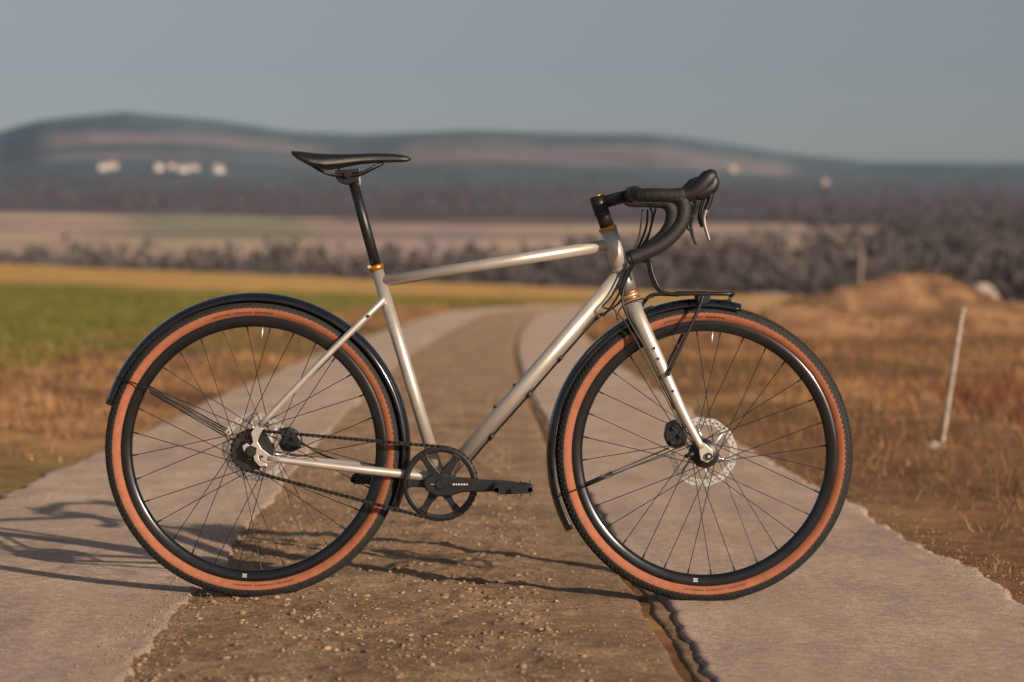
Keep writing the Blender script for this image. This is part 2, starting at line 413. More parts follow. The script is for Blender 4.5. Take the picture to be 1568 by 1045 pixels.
def grassfield(name,nc,per,side,Lmax,D0,D1,hmin,hmax,wd):
    D=D0*(D1/D0)**rng.random(nc); L=1.40+(Lmax-1.40)*rng.random(nc)**1.3
    x=cx(D)+side*L; y=D-CAMD
    keep=(fbm(x*.8,y*.8,151)+rng.random(nc)*.4)>.62+.12*(L<1.7)
    D=D[keep];L=L[keep]; nc=len(D)
    size=(.4+rng.random(nc)**2*1.0)*np.clip((L-1.25)/.9,.35,1)
    rad=.04+.10*size*np.clip(D/14,1,2.5)
    D=np.repeat(D,per); L=np.repeat(L,per); size=np.repeat(size,per); rad=np.repeat(rad,per)
    D=D+rng.normal(size=len(D))*rad; L=np.maximum(L+rng.normal(size=len(D))*rad,1.36)
    tone=np.repeat(.55+.65*rng.random(nc),per)
    x=cx(D)+side*L; y=D-CAMD; n=len(x)
    h=(hmin+(hmax-hmin)*rng.random(n)**1.5)*size
    w=wd*(.6+.8*rng.random(n))*np.clip(D/9,.7,5)
    lean=.35+.62*rng.random(n)
    base=landcol(x,y)
    pal=np.array([[.70,.42,.20],[.55,.30,.13],[.38,.19,.085],[.25,.125,.07],[.72,.50,.28]])
    cc=(base*.62+pal[rng.integers(0,5,n)]*.38*(.6+.6*rng.random((n,1))))*tone[:,None]
    return blades(name,x,y,h,w,lean,np.clip(cc,0,.9))
g=empty('dry_grass')
for o in [grassfield('verge_right',9000,16,1,10,5,62,.03,.17,.0022),
          grassfield('verge_left',5500,14,-1,4.6,5,60,.03,.13,.0022)]: o.parent=g
n=60000; D=12*(75/12)**rng.random(n); L=-(3.2+22*rng.random(n)**1.2)*np.clip(D/30,.35,1.2); L=np.minimum(L,-3.4-1.5*(fbm(D*.4,D*0,9)-.3))
x=cx(D)+L; y=D-CAMD; gc=np.array([[.19,.20,.035],[.26,.25,.05],[.13,.15,.03],[.40,.31,.10]])[rng.integers(0,4,n)]*(.7+.5*rng.random((n,1)))
crop=blades('green_crop',x,y,.03+.04*rng.random(n),.0025*np.clip(D/9,1,6),.3+.5*rng.random(n),gc)
# rusty dead weeds on the right
nc=150; wx=2.5+1.9*rng.random(nc)+.0; wy=6.2+6.5*rng.random(nc); wx=wx+ (wy-6.2)*.10
per=26; x=np.repeat(wx,per)+rng.normal(size=nc*per)*.07; y=np.repeat(wy,per)+rng.normal(size=nc*per)*.07
wc=np.array([[.24,.09,.05],[.17,.07,.045],[.30,.13,.07]])[rng.integers(0,3,nc*per)]*(.6+.6*rng.random((nc*per,1)))
weeds=blades('dead_weeds',x,y,.05+.16*rng.random(nc*per)**1.5,.0022+.002*rng.random(nc*per),.15+.6*rng.random(nc*per),wc)

# ---------------------------------------------------------------- distant trees (bare winter woodland, one mass)
def treeline(name,n,r0,r1,a0,a1,hh,colb,nb=46):
    a=np.radians(a0+(a1-a0)*rng.random(n)); r=r0+(r1-r0)*rng.random(n)
    x=r*np.sin(a); y=r*np.cos(a)-CAMD; z=G(x,y)
    lc=landcol(x,y); keep=lc.sum(1)<.60
    x=x[keep];y=y[keep];z=z[keep]; n=len(x)
    H=hh*(.65+.5*rng.random(n))*(.7+.6*fbm(x/60,y/60,77)); Wd=H*(.32+.16*rng.random(n))
    t=rng.random((n,nb)); ph=rng.random((n,nb))*6.28; rad=np.sqrt(rng.random((n,nb)))*np.sin(np.clip(t*1.02,0,1)*np.pi*.9+.25)
    cxp=x[:,None]+Wd[:,None]*rad*np.cos(ph); cyp=y[:,None]+Wd[:,None]*rad*np.sin(ph); czp=z[:,None]+H[:,None]*(.05+.95*t)
    s=(H[:,None]*.050*(.5+rng.random((n,nb))))
    d=rng.normal(size=(n,nb,3,3))
    ctr=np.stack([cxp,cyp,czp],-1)
    tri=ctr[:,:,None,:]+d*s[:,:,None,None]*np.array([1,1,1.4])
    V=tri.reshape(-1,3); Fq=np.arange(len(V)).reshape(-1,3)
    cc=np.array(colb)*(.85+.3*rng.random((n,1,1)))*(.85+.3*rng.random((n,nb,1)))*(.85+.2*t[...,None])
    cc=np.repeat(cc.reshape(-1,3),3,0)
    w=H*.02
    T0=np.stack([x-w,y,z-.5],1);T1=np.stack([x+w,y,z-.5],1);T2=np.stack([x,y-w,z+H*.8],1);T3=np.stack([x,y+w,z-.5],1)
    TV=np.stack([T0,T1,T2,T1,T3,T2,T3,T0,T2],1).reshape(-1,3)
    TF=np.arange(len(TV)).reshape(-1,3)+len(V)
    V=np.vstack([V,TV]);Fq=np.vstack([Fq,TF]);cc=np.vstack([cc,np.tile(np.array(colb)*.6,(len(TV),1))])
    return fastmesh(name,V,Fq,3,M_twig,cc)
wd=empty('distant_woodland')
for o in [treeline('woodland_valley',1500,300,540,-17,17,8.0,(.100,.088,.090)),
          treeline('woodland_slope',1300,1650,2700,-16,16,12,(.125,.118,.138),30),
          treeline('woodland_right',1000,480,1700,6.0,17,10,(.105,.095,.102)),
          treeline('woodland_mid_right',300,480,760,1.2,6.5,8,(.110,.098,.105))]: o.parent=wd

# ---------------------------------------------------------------- buildings / posts
M_wall=mat('white_render',(.58,.54,.49),.8,0,2,.06); M_roof=mat('roof_tiles',(.30,.15,.11),.8,0,3,.2); M_glass=mat('window_glass',(.05,.06,.07),.1,0,3,.2)
M_roof2=mat('red_sheet_roof',(.36,.07,.06),.7,0,3,.2); M_grey=mat('grey_cladding',(.20,.155,.135),.8,0,2,.1); M_roof3=mat('pale_roof',(.40,.33,.29),.7,0,2,.1)
def house(name,px,D,w,d,h,rot,mw,mr,zo=0,rh=.45):
    x=(px-784)/F*D; y=D-CAMD; z=float(G(np.array([x]),np.array([y]))[0])+zo
    e=empty(name,(x,y,z)); e.rotation_euler=(0,0,rot)
    V=[(-w/2,-d/2,-3),(w/2,-d/2,-3),(w/2,d/2,-3),(-w/2,d/2,-3),(-w/2,-d/2,h),(w/2,-d/2,h),(w/2,d/2,h),(-w/2,d/2,h),(-w/2,0,h+d*rh),(w/2,0,h+d*rh)]
    mk('walls',V,[(0,1,5,4),(2,3,7,6),(1,2,6,9,5),(3,0,4,8,7)],mw,parent=e)
    o=.05*w; t=d*rh
    def sl(s): return [(-w/2-o,s*(d/2+.3),h-.2*rh),(w/2+o,s*(d/2+.3),h-.2*rh),(w/2+o,0,h+t+.1),(-w/2-o,0,h+t+.1)]
    a=sl(-1)+sl(1); a=a+[(p[0],p[1],p[2]+.18) for p in a]
    mk('roof',a,[(0,1,2,3),(8,9,10,11),(4,5,6,7),(12,13,14,15),(0,1,9,8),(4,5,13,12),(1,2,10,9),(0,3,11,8),(5,6,14,13),(4,7,15,12)],mr,parent=e)
    items=[]
    k=max(2,int(w/2.4))
    for q in range(k):
        xx=-w/2+w*(q+.5)/k
        items.append((Vector((xx,-d/2-.03,h*.55)),Vector((w*.05,0,0)),Vector((0,.04,0)),Vector((0,0,h*.16))))
        items.append((Vector((xx,d/2+.03,h*.55)),Vector((w*.05,0,0)),Vector((0,.04,0)),Vector((0,0,h*.16))))
    boxes('windows',items,M_glass,e)
    boxes('door',[(Vector((w/2+.03,0,h*.3)),Vector((.04,0,0)),Vector((0,d*.07,0)),Vector((0,0,h*.3)))],M_roof,e)
    boxes('chimney',[(Vector((w*.2,d*.1,h+t)),Vector((w*.03,0,0)),Vector((0,w*.03,0)),Vector((0,0,t*.4)))],M_roof,e)
    return e
for k,(px,D,w,dd_) in enumerate([(158,3050,11,7),(172,3130,14,9),(243,3050,10,7),(262,3150,8,6),(279,3000,12,8),(297,3110,13,7),(333,3020,14,9)]):
    house('village_house',px,D,w,dd_,random.uniform(4,6),random.uniform(.1,1.0),M_wall,M_roof if k%2 else M_roof3)
house('village_house',1122,3900,13,8,5,.5,M_roof3,M_roof3)
house('village_house',1262,3000,9,7,4.5,.5,M_roof3,M_roof)
house('farm_shed',1432,255,1.5,2.4,1.3,.5,M_wall,M_roof,2.75)
house('farm_shed',1504,250,1.8,2.4,1.2,.6,M_wall,M_roof3,2.9)
house('farm_shed',1297,260,2.0,2.4,1.2,.5,M_roof2,M_roof2,2.25)
house('farm_barn',1178,262,4,3,1.2,.3,M_grey,M_grey,1.8)
M_post=mat('weathered_post',(.40,.34,.29),.8,0,30,.25); M_pole=mat('wooden_pole',(.20,.145,.115),.8,0,30,.25)
def post(name,pxt,pyt,pxb,pyb,D,r0,r1,m=M_post):
    t=P(pxt,pyt,D-CAMD); b=P(pxb,pyb,D-CAMD)
    e=empty(name,b); 
    sweep('shaft',[(Vector((0,0,-.15)),r0),(Vector((0,0,0)),r0),((t-b)*.5,(r0+r1)/2),((t-b)*.98,r1),(t-b,r1*.6)],m,e,10)
    return e
pe=post('marker_post',1474,476,1444,672,11.5,.0115,.010)
sweep('cap',[(Vector(P(1474,480,5.82)-P(1444,672,5.82)),.0125),(Vector(P(1475.5,472,5.82)-P(1444,672,5.82)),.010)],M_post,pe,10)
pp=post('wooden_pole',1319,382,1315,475,75,.085,.07,M_pole)
sweep('pole_cap',[(P(1319,384,69.3)-P(1315,475,69.3),.08),(P(1319,379,69.3)-P(1315,475,69.3),.04)],M_pole,pp,10)
bm=bmesh.new(); bmesh.ops.create_icosphere(bm,subdivisions=3,radius=1)
for v in bm.verts:
    f_=1+.5*(float(vn(v.co.x*2+3,v.co.y*2+v.co.z*1.7,5))-.5); v.co=Vector((v.co.x*.035*f_,v.co.y*.028*f_,v.co.z*.022*f_))
me=bpy.data.meshes.new('field_stone'); bm.to_mesh(me); bm.free(); me.materials.append(mat('pale_stone',(.42,.34,.27),.8,0,30,.2,.4))
so=bpy.data.objects.new('field_stone',me); coll.objects.link(so); pq=P(1430,663,6.0); so.location=(pq.x,6.0,float(G(np.array([pq.x]),np.array([6.0]))[0])+.015)

# ================================================================ BICYCLE
bike=empty('bicycle')
def wheel(prefix,c,n_sp,fr,fy,hubprof):
    a=.0205; Rc=.3275
    prof=[];mi=[]
    angs=[-150,-135,-120,-105,-92,-80,-66,-50,-34,-17,0,17,34,50,66,80,92,105,120,135,150]
    for an in angs:
        t=math.radians(an); prof.append((Rc+a*math.cos(t),a*math.sin(t)))
    for k in range(len(angs)-1): mi.append(0 if abs((angs[k]+angs[k+1])/2)<80 else 1)
    lathe(prefix+'_tyre',c,prof,None,bike,160,mats=[M_rub,M_tan],mi=mi)
    it=[]
    N=168
    for k in range(N):
        for q,pn in enumerate((-76,-58,-38,-18,0,18,38,58,76)):
            t=math.radians(pn); al=2*math.pi*(k+(q%2)*.5)/N
            er=Vector((math.cos(al),0,math.sin(al))); et=Vector((-math.sin(al),0,math.cos(al)))
            nn=er*math.cos(t)+Vector((0,1,0))*math.sin(t); tt=er*(-math.sin(t))+Vector((0,1,0))*math.cos(t)
            pc=c+er*Rc+nn*(a+.0002)
            it.append((pc,et*.0042,tt*.0026,nn*.0012))
    boxes(prefix+'_tread_knobs',it,M_rub,bike)
    rp=[(.3125,-.0125),(.3135,-.0115),(.3095,-.0105),(.305,.0),(.3095,.0105),(.3135,.0115),(.3125,.0125),(.303,.0128),(.292,.0112),(.287,.007),(.2855,0),(.287,-.007),(.292,-.0112),(.303,-.0128)]
    lathe(prefix+'_rim',c,rp,M_rim,bike,160,closed=True)
    it=[]
    for base in (95,275):
        for q in range(26):
            if q%9==8: continue
            al=math.radians(base-13+q*1.0); er=Vector((math.cos(al),0,math.sin(al))); et=Vector((-math.sin(al),0,math.cos(al)))
            t=math.radians(-112); nn=er*math.cos(t)+Vector((0,1,0))*math.sin(t); tt=er*(-math.sin(t))+Vector((0,1,0))*math.cos(t)
            it.append((c+er*Rc+nn*a,et*random.uniform(.0012,.0022),tt*.0022,nn*.0003))
    boxes(prefix+'_tyre_label',it,M_label,bike)
    al=math.radians(-94); er=Vector((math.cos(al),0,math.sin(al))); et=Vector((-math.sin(al),0,math.cos(al)))
    it=[]
    for q in range(3): it.append((c+er*(.2945+q*.0032)+Vector((0,-.0126,0)),et*(.0055-.001*(q%2)),Vector((0,.0006,0)),er*.0009))
    boxes(prefix+'_rim_sticker',it,M_white,bike)
    V=[];Fc=[]
    ang0=.06
    for k in range(n_sp):
        sd=-1 if k%2 else 1
        al=ang0+2*math.pi*k/n_sp; off=math.radians(62 if (k//2)%2 else -62)
        rimp=c+Vector((math.cos(al)*.288,sd*.004,math.sin(al)*.288))
        fl=c+Vector((math.cos(al+off)*fr,sd*fy,math.sin(al+off)*fr))
        d=(rimp-fl).normalized(); u=d.cross(Vector((0,1,0))).normalized(); w=d.cross(u)
        nip=rimp-d*.014
        for (p0,p1,r) in((fl,nip,.00095),(nip,rimp,.0019)):
            o=len(V)
            for p in(p0,p1):
                for q in range(6):
                    V.append(tuple(p+u*math.cos(q*math.pi/3)*r+w*math.sin(q*math.pi/3)*r))
            for q in range(6): Fc.append((o+q,o+(q+1)%6,o+6+(q+1)%6,o+6+q))
    mk(prefix+'_spokes',V,Fc,M_spoke,True,bike)
    av=math.radians(86); er=Vector((math.cos(av),0,math.sin(av)))
    sweep(prefix+'_valve',[(c+er*.288,.0026),(c+er*.266,.0024),(c+er*.260,.0015)],M_steel,bike,8)
    lathe(prefix+'_hub_shell',c,hubprof,M_black,bike,48,smooth=False)
    yr=.038 if prefix=='front' else .046
    V=[];Fc=[]; N=144
    for yy in(yr-.0009,yr+.0009):
        for k in range(N):
            al=2*math.pi*k/N
            for r in(.081+.0012*math.sin(al*12),.0768,.0728,.0688,.0650+.001*math.sin(al*12)):
                V.append((c.x+r*math.cos(al),c.y+yy,c.z+r*math.sin(al)))
    for s in(0,1):
        o=s*N*5
        for k in range(N):
            k2=(k+1)%N
            for q in range(4):
                if (q==1 and k%6 in(0,1)) or (q==2 and k%6 in(3,4)): continue
                Fc.append((o+k*5+q,o+k*5+q+1,o+k2*5+q+1,o+k2*5+q))
    mk(prefix+'_brake_rotor',V,Fc,M_steel,False,bike)
    for k in range(6):
        al=2*math.pi*k/6+.3
        p0=c+Vector((math.cos(al)*.018,yr,math.sin(al)*.018)); p1=c+Vector((math.cos(al+.45)*.067,yr,math.sin(al+.45)*.067))
        sweep(prefix+'_rotor_arm_%d'%k,[(p0,.004),(p0.lerp(p1,.5),.0032),(p1,.0040)],M_steel,bike,6,flat=.25)
    disc(prefix+'_rotor_lockring',c,.021,yr-.004,yr+.004,M_dark,bike)
RC=P(389,687); FC=P(1078,694)
wheel('rear',RC,32,.043,.028,[(.0001,-.060),(.012,-.060),(.013,-.046),(.030,-.045),(.034,-.036),(.044,-.034),(.046,-.026),(.038,-.022),(.036,0),(.037,.022),(.046,.026),(.044,.033),(.03,.036),(.016,.038),(.014,.056),(.0001,.056)])
wheel('front',FC,32,.030,.024,[(.0001,-.046),(.010,-.046),(.012,-.036),(.026,-.031),(.033,-.027),(.033,-.021),(.028,-.018),(.027,0),(.028,.018),(.033,.021),(.033,.027),(.014,.03),(.014,.05),(.0001,.05)])

def fender(name,c,a0,a1,r0,r1,w=.026,n=70):
    V=[];Fc=[];prof=[(-1,-.013),(-.92,-.006),(-.7,-.001),(-.35,.003),(0,.0045),(.35,.003),(.7,-.001),(.92,-.006),(1,-.013)]; m=len(prof)
    for i in range(n+1):
        t=i/n; al=math.radians(a0+(a1-a0)*t); r=r0+(r1-r0)*t
        for s,h in prof:
            q=r+h-.0045; V.append((c.x+q*math.cos(al),s*w,c.z+q*math.sin(al)))
    for i in range(n):
        for j in range(m-1): Fc.append((i*m+j,i*m+j+1,(i+1)*m+j+1,(i+1)*m+j))
    o=mk(name,V,Fc,M_gloss,True,bike)
    s=o.modifiers.new('s','SOLIDIFY'); s.thickness=.0016
    return o
fender('rear_fender',RC,163,-24,.3635,.367)
fender('front_fender',FC,209.5,76,.372,.360)
B=bike
for s in(-1,1):
    y0=.052*s; y1=.028*s
    sweep('rear_fender_stay',[(Vector((P(352,664).x,y0,P(352,664).z)),.0018),(Vector((P(225,592).x,y1,P(225,592).z)),.0018),(Vector((P(181,577).x,y1,P(181,577).z)),.0018)],M_black,B,8)
    sweep('rear_fender_stay_lower',[(Vector((P(352,668).x,y0,P(352,668).z)),.0018),(Vector((P(232,600).x,y1,P(232,600).z)),.0018)],M_black,B,8)
    a=P(1046,680);b=P(896,743);c_=P(852,760)
    sweep('front_fender_stay',[(Vector((a.x,.05*s,a.z)),.0018),(Vector((b.x,y1,b.z)),.0018),(Vector((c_.x,y1,c_.z)),.0018)],M_black,B,8)
    sweep('stay_sleeve',[(Vector((P(938,725).x,.034*s,P(938,725).z)),.003),(Vector((P(896,743).x,y1,P(896,743).z)),.003)],M_black,B,8)

# frame
def Q(px,py,y): p=P(px,py); return Vector((p.x,y,p.z))
BB=P(675,738)
tube('head_tube',P(931,351),P(952,414),.0205,.0205,M_frame,B,28)
tube('head_tube_lower',P(952,414),P(963,448),.0212,.0220,M_frame2,B,28)
tube('head_tube_collar',P(950.5,409),P(952.5,415),.0220,.0220,M_frame,B,28)
tube('upper_headset_cup',P(929.8,347.5),P(931.2,352),.0205,.0222,M_gold,B,28)
tube('lower_headset_cup',P(963,446.5),P(964.3,450.5),.0222,.0220,M_gold,B,28)
tube('lower_headset_spacer',P(964.3,450.5),P(966,455),.0205,.0205,M_frame,B,28)
tube('lower_headset_race',P(966,455),P(967,458.5),.0208,.0200,M_gold,B,28)
tube('top_tube',P(586,431),P(935,375),.0138,.0141,M_frame,B,28)
tube('down_tube',P(948,423),P(678,733),.0172,.0172,M_frame,B,28)
tube('seat_tube',P(577,413),P(675,738),.0148,.0146,M_frame,B,28)
tube('seat_collar',P(574.8,406),P(577.2,414.5),.0178,.0178,M_gold,B,28)
sweep('seat_collar_bolt',[(Q(566,409,-.018),.004),(Q(566,409,.018),.004)],M_steel,B,10)
tube('seatpost',P(539,272),P(578,415),.0122,.0126,M_black,B,28)
tube('bottom_bracket_shell',Vector((BB.x,-.034,BB.z)),Vector((BB.x,.034,BB.z)),.021,.021,M_frame,B,32)
for s in(-1,1):
    sweep('seat_stay',[(Q(590,457,.012*s),.0080),(Q(560,487,.030*s),.0078),(Q(490,557,.052*s),.0074),(Q(402,650,.066*s),.0068)],M_frame,B,16,smooth=6)
    sweep('chain_stay',[(Q(664,731,.022*s),.0105),(Q(612,724,.030*s),.0105),(Q(530,714,.050*s),.0095),(Q(415,699,.067*s),.0068)],M_frame,B,16,smooth=6)
    y=.066*s
    plate('dropout',[(398,648),(408,654),(402,664),(399,674),(405,684),(418,694),(432,697),(430,704),(414,706),(404,702),(402,694),(394,690),(386,692),(378,688),(376,680),(382,676),(388,680),(392,674),(389,660)],y-.004,y+.004,M_frame,B,.0012)
    plate('dropout_hook',[(392,690),(400,690),(402,702),(412,706),(414,711),(402,711),(394,702)],y-.0035,y+.0035,M_frame,B,.001)
sweep('seat_stay_bridge',[(Q(556,492,-.03),.006),(Q(556,492,.03),.006)],M_frame,B,12)
sweep('stay_boss',[(Q(565,484,-.04),.0035),(Q(565,484,-.026),.0035)],M_black,B,10)
sweep('chain_stay_bridge',[(Q(600,722,-.03),.007),(Q(600,722,.03),.007)],M_frame,B,12)
tube('rear_axle_nut',Q(388,689,-.082),Q(388,689,-.060),.0075,.0095,M_dark,B,6)
disc('rear_axle_washer',Vector((RC.x,0,RC.z-.002)),.013,-.073,-.070,M_dark,B)
disc('rear_hub_cap',Vector((RC.x,0,RC.z-.002)),.0225,-.0615,-.052,M_black,B)
disc('rear_hub_cap_ring',Vector((RC.x,0,RC.z-.002)),.030,-.0525,-.0500,M_dark,B)
for k in range(3):
    tube('dropout_bolt',Q(386+k*10,672+k*12,-.073),Q(386+k*10,672+k*12,-.066),.0032,.0032,M_dark,B,10)
plate('rear_caliper',[(424,658),(440,656),(452,662),(460,674),(458,688),(446,694),(430,692),(424,682),(430,672)],.030,.066,M_black,B,.004)
for a_,b_ in((436,666),(449,672),(440,684)):
    tube('rear_caliper_bolt',Q(a_,b_,.020),Q(a_,b_,.032),.0055,.0055,M_dark,B,12)
sweep('rear_brake_hose',[(Q(458,680,.05),.0025),(Q(500,703,.055),.0025),(Q(560,716,.045),.0025),(Q(640,728,.03),.0025),(Q(700,720,.022),.0025)],M_black,B,8,smooth=5)
# drivetrain
yc=-.046
SR=.0475; CR=.0850
SC=Vector((RC.x,yc,RC.z-.002)); CC=Vector((BB.x,yc,BB.z))
def gear(name,c,r,rin,teeth,th,mat_):
    V=[];Fc=[];N=teeth*4
    for yy in(-th,th):
        for k in range(N):
            al=2*math.pi*k/N; rr_=r+(.0022 if k%4 in(0,1) else -.0018)
            V.append((c.x+rr_*math.cos(al),c.y+yy,c.z+rr_*math.sin(al))); V.append((c.x+rin*math.cos(al),c.y+yy,c.z+rin*math.sin(al)))
    o=N*2
    for k in range(N):
        a=2*k;b=2*((k+1)%N)
        Fc+= [(a,b,b+1,a+1),(o+a,o+a+1,o+b+1,o+b),(a,o+a,o+b,b),(a+1,b+1,o+b+1,o+a+1)]
    return mk(name,V,Fc,mat_,False,B)
gear('rear_sprocket',SC,SR-.001,.030,20,.0011,M_dark)
gear('chainring',CC,CR-.002,.0735,39,.0013,M_dark)
lathe('chainring_guard',CC,[(.0725,-.0045),(.0745,-.0058),(.0835,-.0060),(.0862,-.0048),(.0862,-.003),(.0725,-.003)],M_black,B,96,closed=True)
lathe('chainring_edge',CC,[(.0862,-.0042),(.0872,-.0042),(.0872,-.0034),(.0862,-.0034)],M_dark,B,96,closed=True)
for k,al in enumerate((58,122,180,238,302)):
    al=math.radians(al); t=Vector((math.cos(al),0,math.sin(al))); q=Vector((-math.sin(al),0,math.cos(al)))
    V=[];
    for yy in(-.0085,-.002):
        for (d_,w_) in((.018,.0135),(.045,.0085),(.064,.0080),(.0765,.0115)):
            for s in(-1,1):
                p=CC+t*d_+q*w_*s; V.append((p.x,yc+yy,p.z))
    Fc=[]
    for i in range(3): 
        a=2*i; Fc+=[(a,a+2,a+3,a+1),(8+a,8+a+1,8+a+3,8+a+2),(a,8+a,8+a+2,a+2),(a+1,a+3,8+a+3,8+a+1)]
    Fc+=[(0,1,9,8),(6,14,15,7)]
    o=mk('spider_arm_%d'%k,V,Fc,M_black,False,B); auto(o,.0012)
    tube('chainring_bolt_%d'%k,CC+t*.0705+Vector((0,-.0105,0)),CC+t*.0705+Vector((0,-.004,0)),.0040,.0040,M_dark,B,12)
disc('spider_hub',CC,.024,-.010,.004,M_black,B,40,.003)
# chain
dv=CC-SC; Ld=math.hypot(dv.x,dv.z); base=math.atan2(dv.z,dv.x); be=math.asin((CR-SR)/Ld)
def cp(c,r,a): return Vector((c.x+r*math.cos(a),yc,c.z+r*math.sin(a)))
at_=base+math.pi/2+be; ab_=base-math.pi/2-be
path=[]
for k in range(40): path.append(cp(CC,CR,at_+ (ab_-at_)*k/39))
for k in range(30): path.append(cp(SC,SR,ab_+ (at_-2*math.pi-ab_)*k/29))
path.append(path[0])
seg=[(path[i+1]-path[i]).length for i in range(len(path)-1)]; tot=sum(seg); nl=int(round(tot/.0127)); pit=tot/nl
def at(s):
    s%=tot
    for i,l in enumerate(seg):
        if s<=l: return path[i].lerp(path[i+1],s/l)
        s-=l
    return path[-1]
V=[];Fc=[];rol=[]
for k in range(nl):
    p0=at(k*pit);p1=at((k+1)*pit); d=(p1-p0).normalized(); u=Vector((-d.z,0,d.x))
    off=.0046 if k%2 else .0031
    hh_=.0048 if k%2 else .0042
    mc=(p0+p1)/2; hl=(p1-p0).length/2
    ou=[]
    for an in (-60,0,60): ou.append(mc+d*(hl+math.cos(math.radians(an))*hh_)+u*math.sin(math.radians(an))*hh_)
    ou.append(mc+u*.0032)
    for an in (120,180,240): ou.append(mc+d*(-hl+math.cos(math.radians(an))*hh_)+u*math.sin(math.radians(an))*hh_)
    ou.append(mc-u*.0032)
    for s in(-1,1):
        o=len(V); n_=len(ou)
        for yy in(0,.0010):
            for v in ou: V.append((v.x,v.y+s*off+s*yy,v.z))
        Fc.append(tuple(o+q for q in range(n_))); Fc.append(tuple(o+n_+q for q in range(n_))[::-1])
        for q in range(n_): Fc.append((o+q,o+(q+1)%n_,o+n_+(q+1)%n_,o+n_+q))
    rol.append((p0,d*.0022,Vector((0,.0056,0)),u*.0022))
mk('chain_plates',V,Fc,M_dark,False,B); boxes('chain_rollers',rol,M_dark,B)
# crank
plate('crank_arm',[(650,737),(653,728),(664,723),(680,721),(700,727),(740,731),(780,733),(792,735),(795,741),(790,746),(760,749),(710,750),(690,756),(670,757),(654,748)],-.074,-.058,M_black,B,.004)
disc('crank_bolt',Vector((BB.x,0,BB.z)),.012,-.078,-.050,M_black,B,32,.002)
it=[]
for k,xx in enumerate([696,700,704,708,712,716]): it.append((Q(xx,738,-.0744),Vector((.0016 if k%2 else .0021,0,0)),Vector((0,.0003,0)),Vector((0,0,.0018))))
for k,xx in enumerate([662,664,666,668]): it.append((Q(xx,738,-.0744),Vector((.0008,0,0)),Vector((0,.0003,0)),Vector((0,0,.0008))))
boxes('crank_lettering',it,M_white,B)
plate('far_crank_arm',[(700,738),(696,746),(680,752),(560,746),(556,740),(560,734),(680,725),(695,730)],.058,.072,M_black,B,.004)
def pedal(name,cxp,cyp,y0,y1):
    ou=[(cxp-31,cyp-3),(cxp-26,cyp-7),(cxp+18,cyp-7),(cxp+28,cyp-4),(cxp+29,cyp+2),(cxp+22,cyp+5),(cxp-20,cyp+7),(cxp-30,cyp+3)]
    ya,yb=sorted((y0,y1))
    plate(name+'_side',ou,ya,ya+.007,M_black,B,.0015); plate(name+'_side_outer',ou,yb-.007,yb,M_black,B,.0015)
    sweep(name+'_spindle',[(Q(cxp-1,cyp,ya-.012),.0065),(Q(cxp-1,cyp,yb-.002),.0075)],M_black,B,14)
    for dx in(-26,24): sweep(name+'_bar',[(Q(cxp+dx,cyp,ya),.0055),(Q(cxp+dx,cyp,yb),.0055)],M_black,B,10)
    sweep(name+'_cage',[(Q(cxp-26,cyp,(ya+yb)/2),.004),(Q(cxp+24,cyp,(ya+yb)/2),.004)],M_black,B,10)
    for dx in(-24,-12,10,24):
        for yy in(ya+.003,yb-.003):
            tube(name+'_pin',Q(cxp+dx,cyp-10,yy),Q(cxp+dx,cyp+9,yy),.0013,.0013,M_dark,B,6)
pedal('pedal',787,741,-.170,-.085); pedal('pedal_far',563,740,.085,.170)
ddt=(P(948,423)-P(678,733)).normalized(); ndt=Vector((-ddt.z,0,ddt.x))
if ndt.z<0: ndt=-ndt
for px,py in((787,591),(757,624)): 
    tube('bottle_boss',P(px+8,py+6)+ndt*.008,P(px+8,py+6)+ndt*.0185,.004,.004,M_black,B,10)
for px,py in((905,477),(848,541),(800,596),(742,661)):
    p=P(px,py)-ndt*.020; tube('hose_guide',p-ddt*.008+Vector((0,-.006,0)),p+ddt*.008+Vector((0,-.006,0)),.0050,.0050,M_black,B,10)
for px,py in((648,648),(632,593),(618,560)):
    tube('seat_tube_boss',P(px-3,py)+Vector((.012,0,0)),P(px+8,py-2),.0035,.0035,M_black,B,10)
hp=[(Vector((P(px,py).x,-.007,P(px,py).z))-ndt*.0205,.0026) for px,py in((930,448),(905,477),(848,541),(800,596),(742,661),(705,704))]
sweep('down_tube_hose',[(Q(990,322,-.05),.0026),(Q(987,352,-.045),.0026),(Q(968,398,-.034),.0026),(Q(946,452,-.026),.0026),(Q(925,482,-.018),.0026)]+hp[1:],M_black,B,8,smooth=6)
sweep('gear_cable',[(Q(986,320,.05),.0024),(Q(980,362,.045),.0024),(Q(964,405,.035),.0024),(Q(955,455,.03),.0024),(Q(930,478,.016),.0024)]+[(p+Vector((0,.014,0)),r) for p,r in hp[1:]],M_black,B,8,smooth=6)
sweep('front_brake_hose',[(Q(1000,322,-.10),.0026),(Q(985,380,-.06),.0026),(Q(962,420,-.03),.0026),(Q(952,458,-.034),.0026),(Q(962,490,-.045),.0026),(Q(990,540,-.052),.0026),(Q(1030,625,-.055),.0026)],M_black,B,8,smooth=6)
sweep('lamp_cable',[(Q(1000,455,-.03),.0016),(Q(965,462,-.035),.0016),(Q(946,478,-.036),.0016),(Q(958,496,-.04),.0016),(Q(985,545,-.048),.0016),(Q(1040,650,-.054),.0016),(Q(1062,682,-.05),.0016)],M_black,B,8,smooth=6)
sweep('cable_loop',[(Q(962,400,-.03),.0022),(Q(938,450,-.032),.0022),(Q(922,470,-.034),.0022),(Q(940,474,-.034),.0022),(Q(945,490,-.034),.0022)],M_black,B,8,smooth=6)
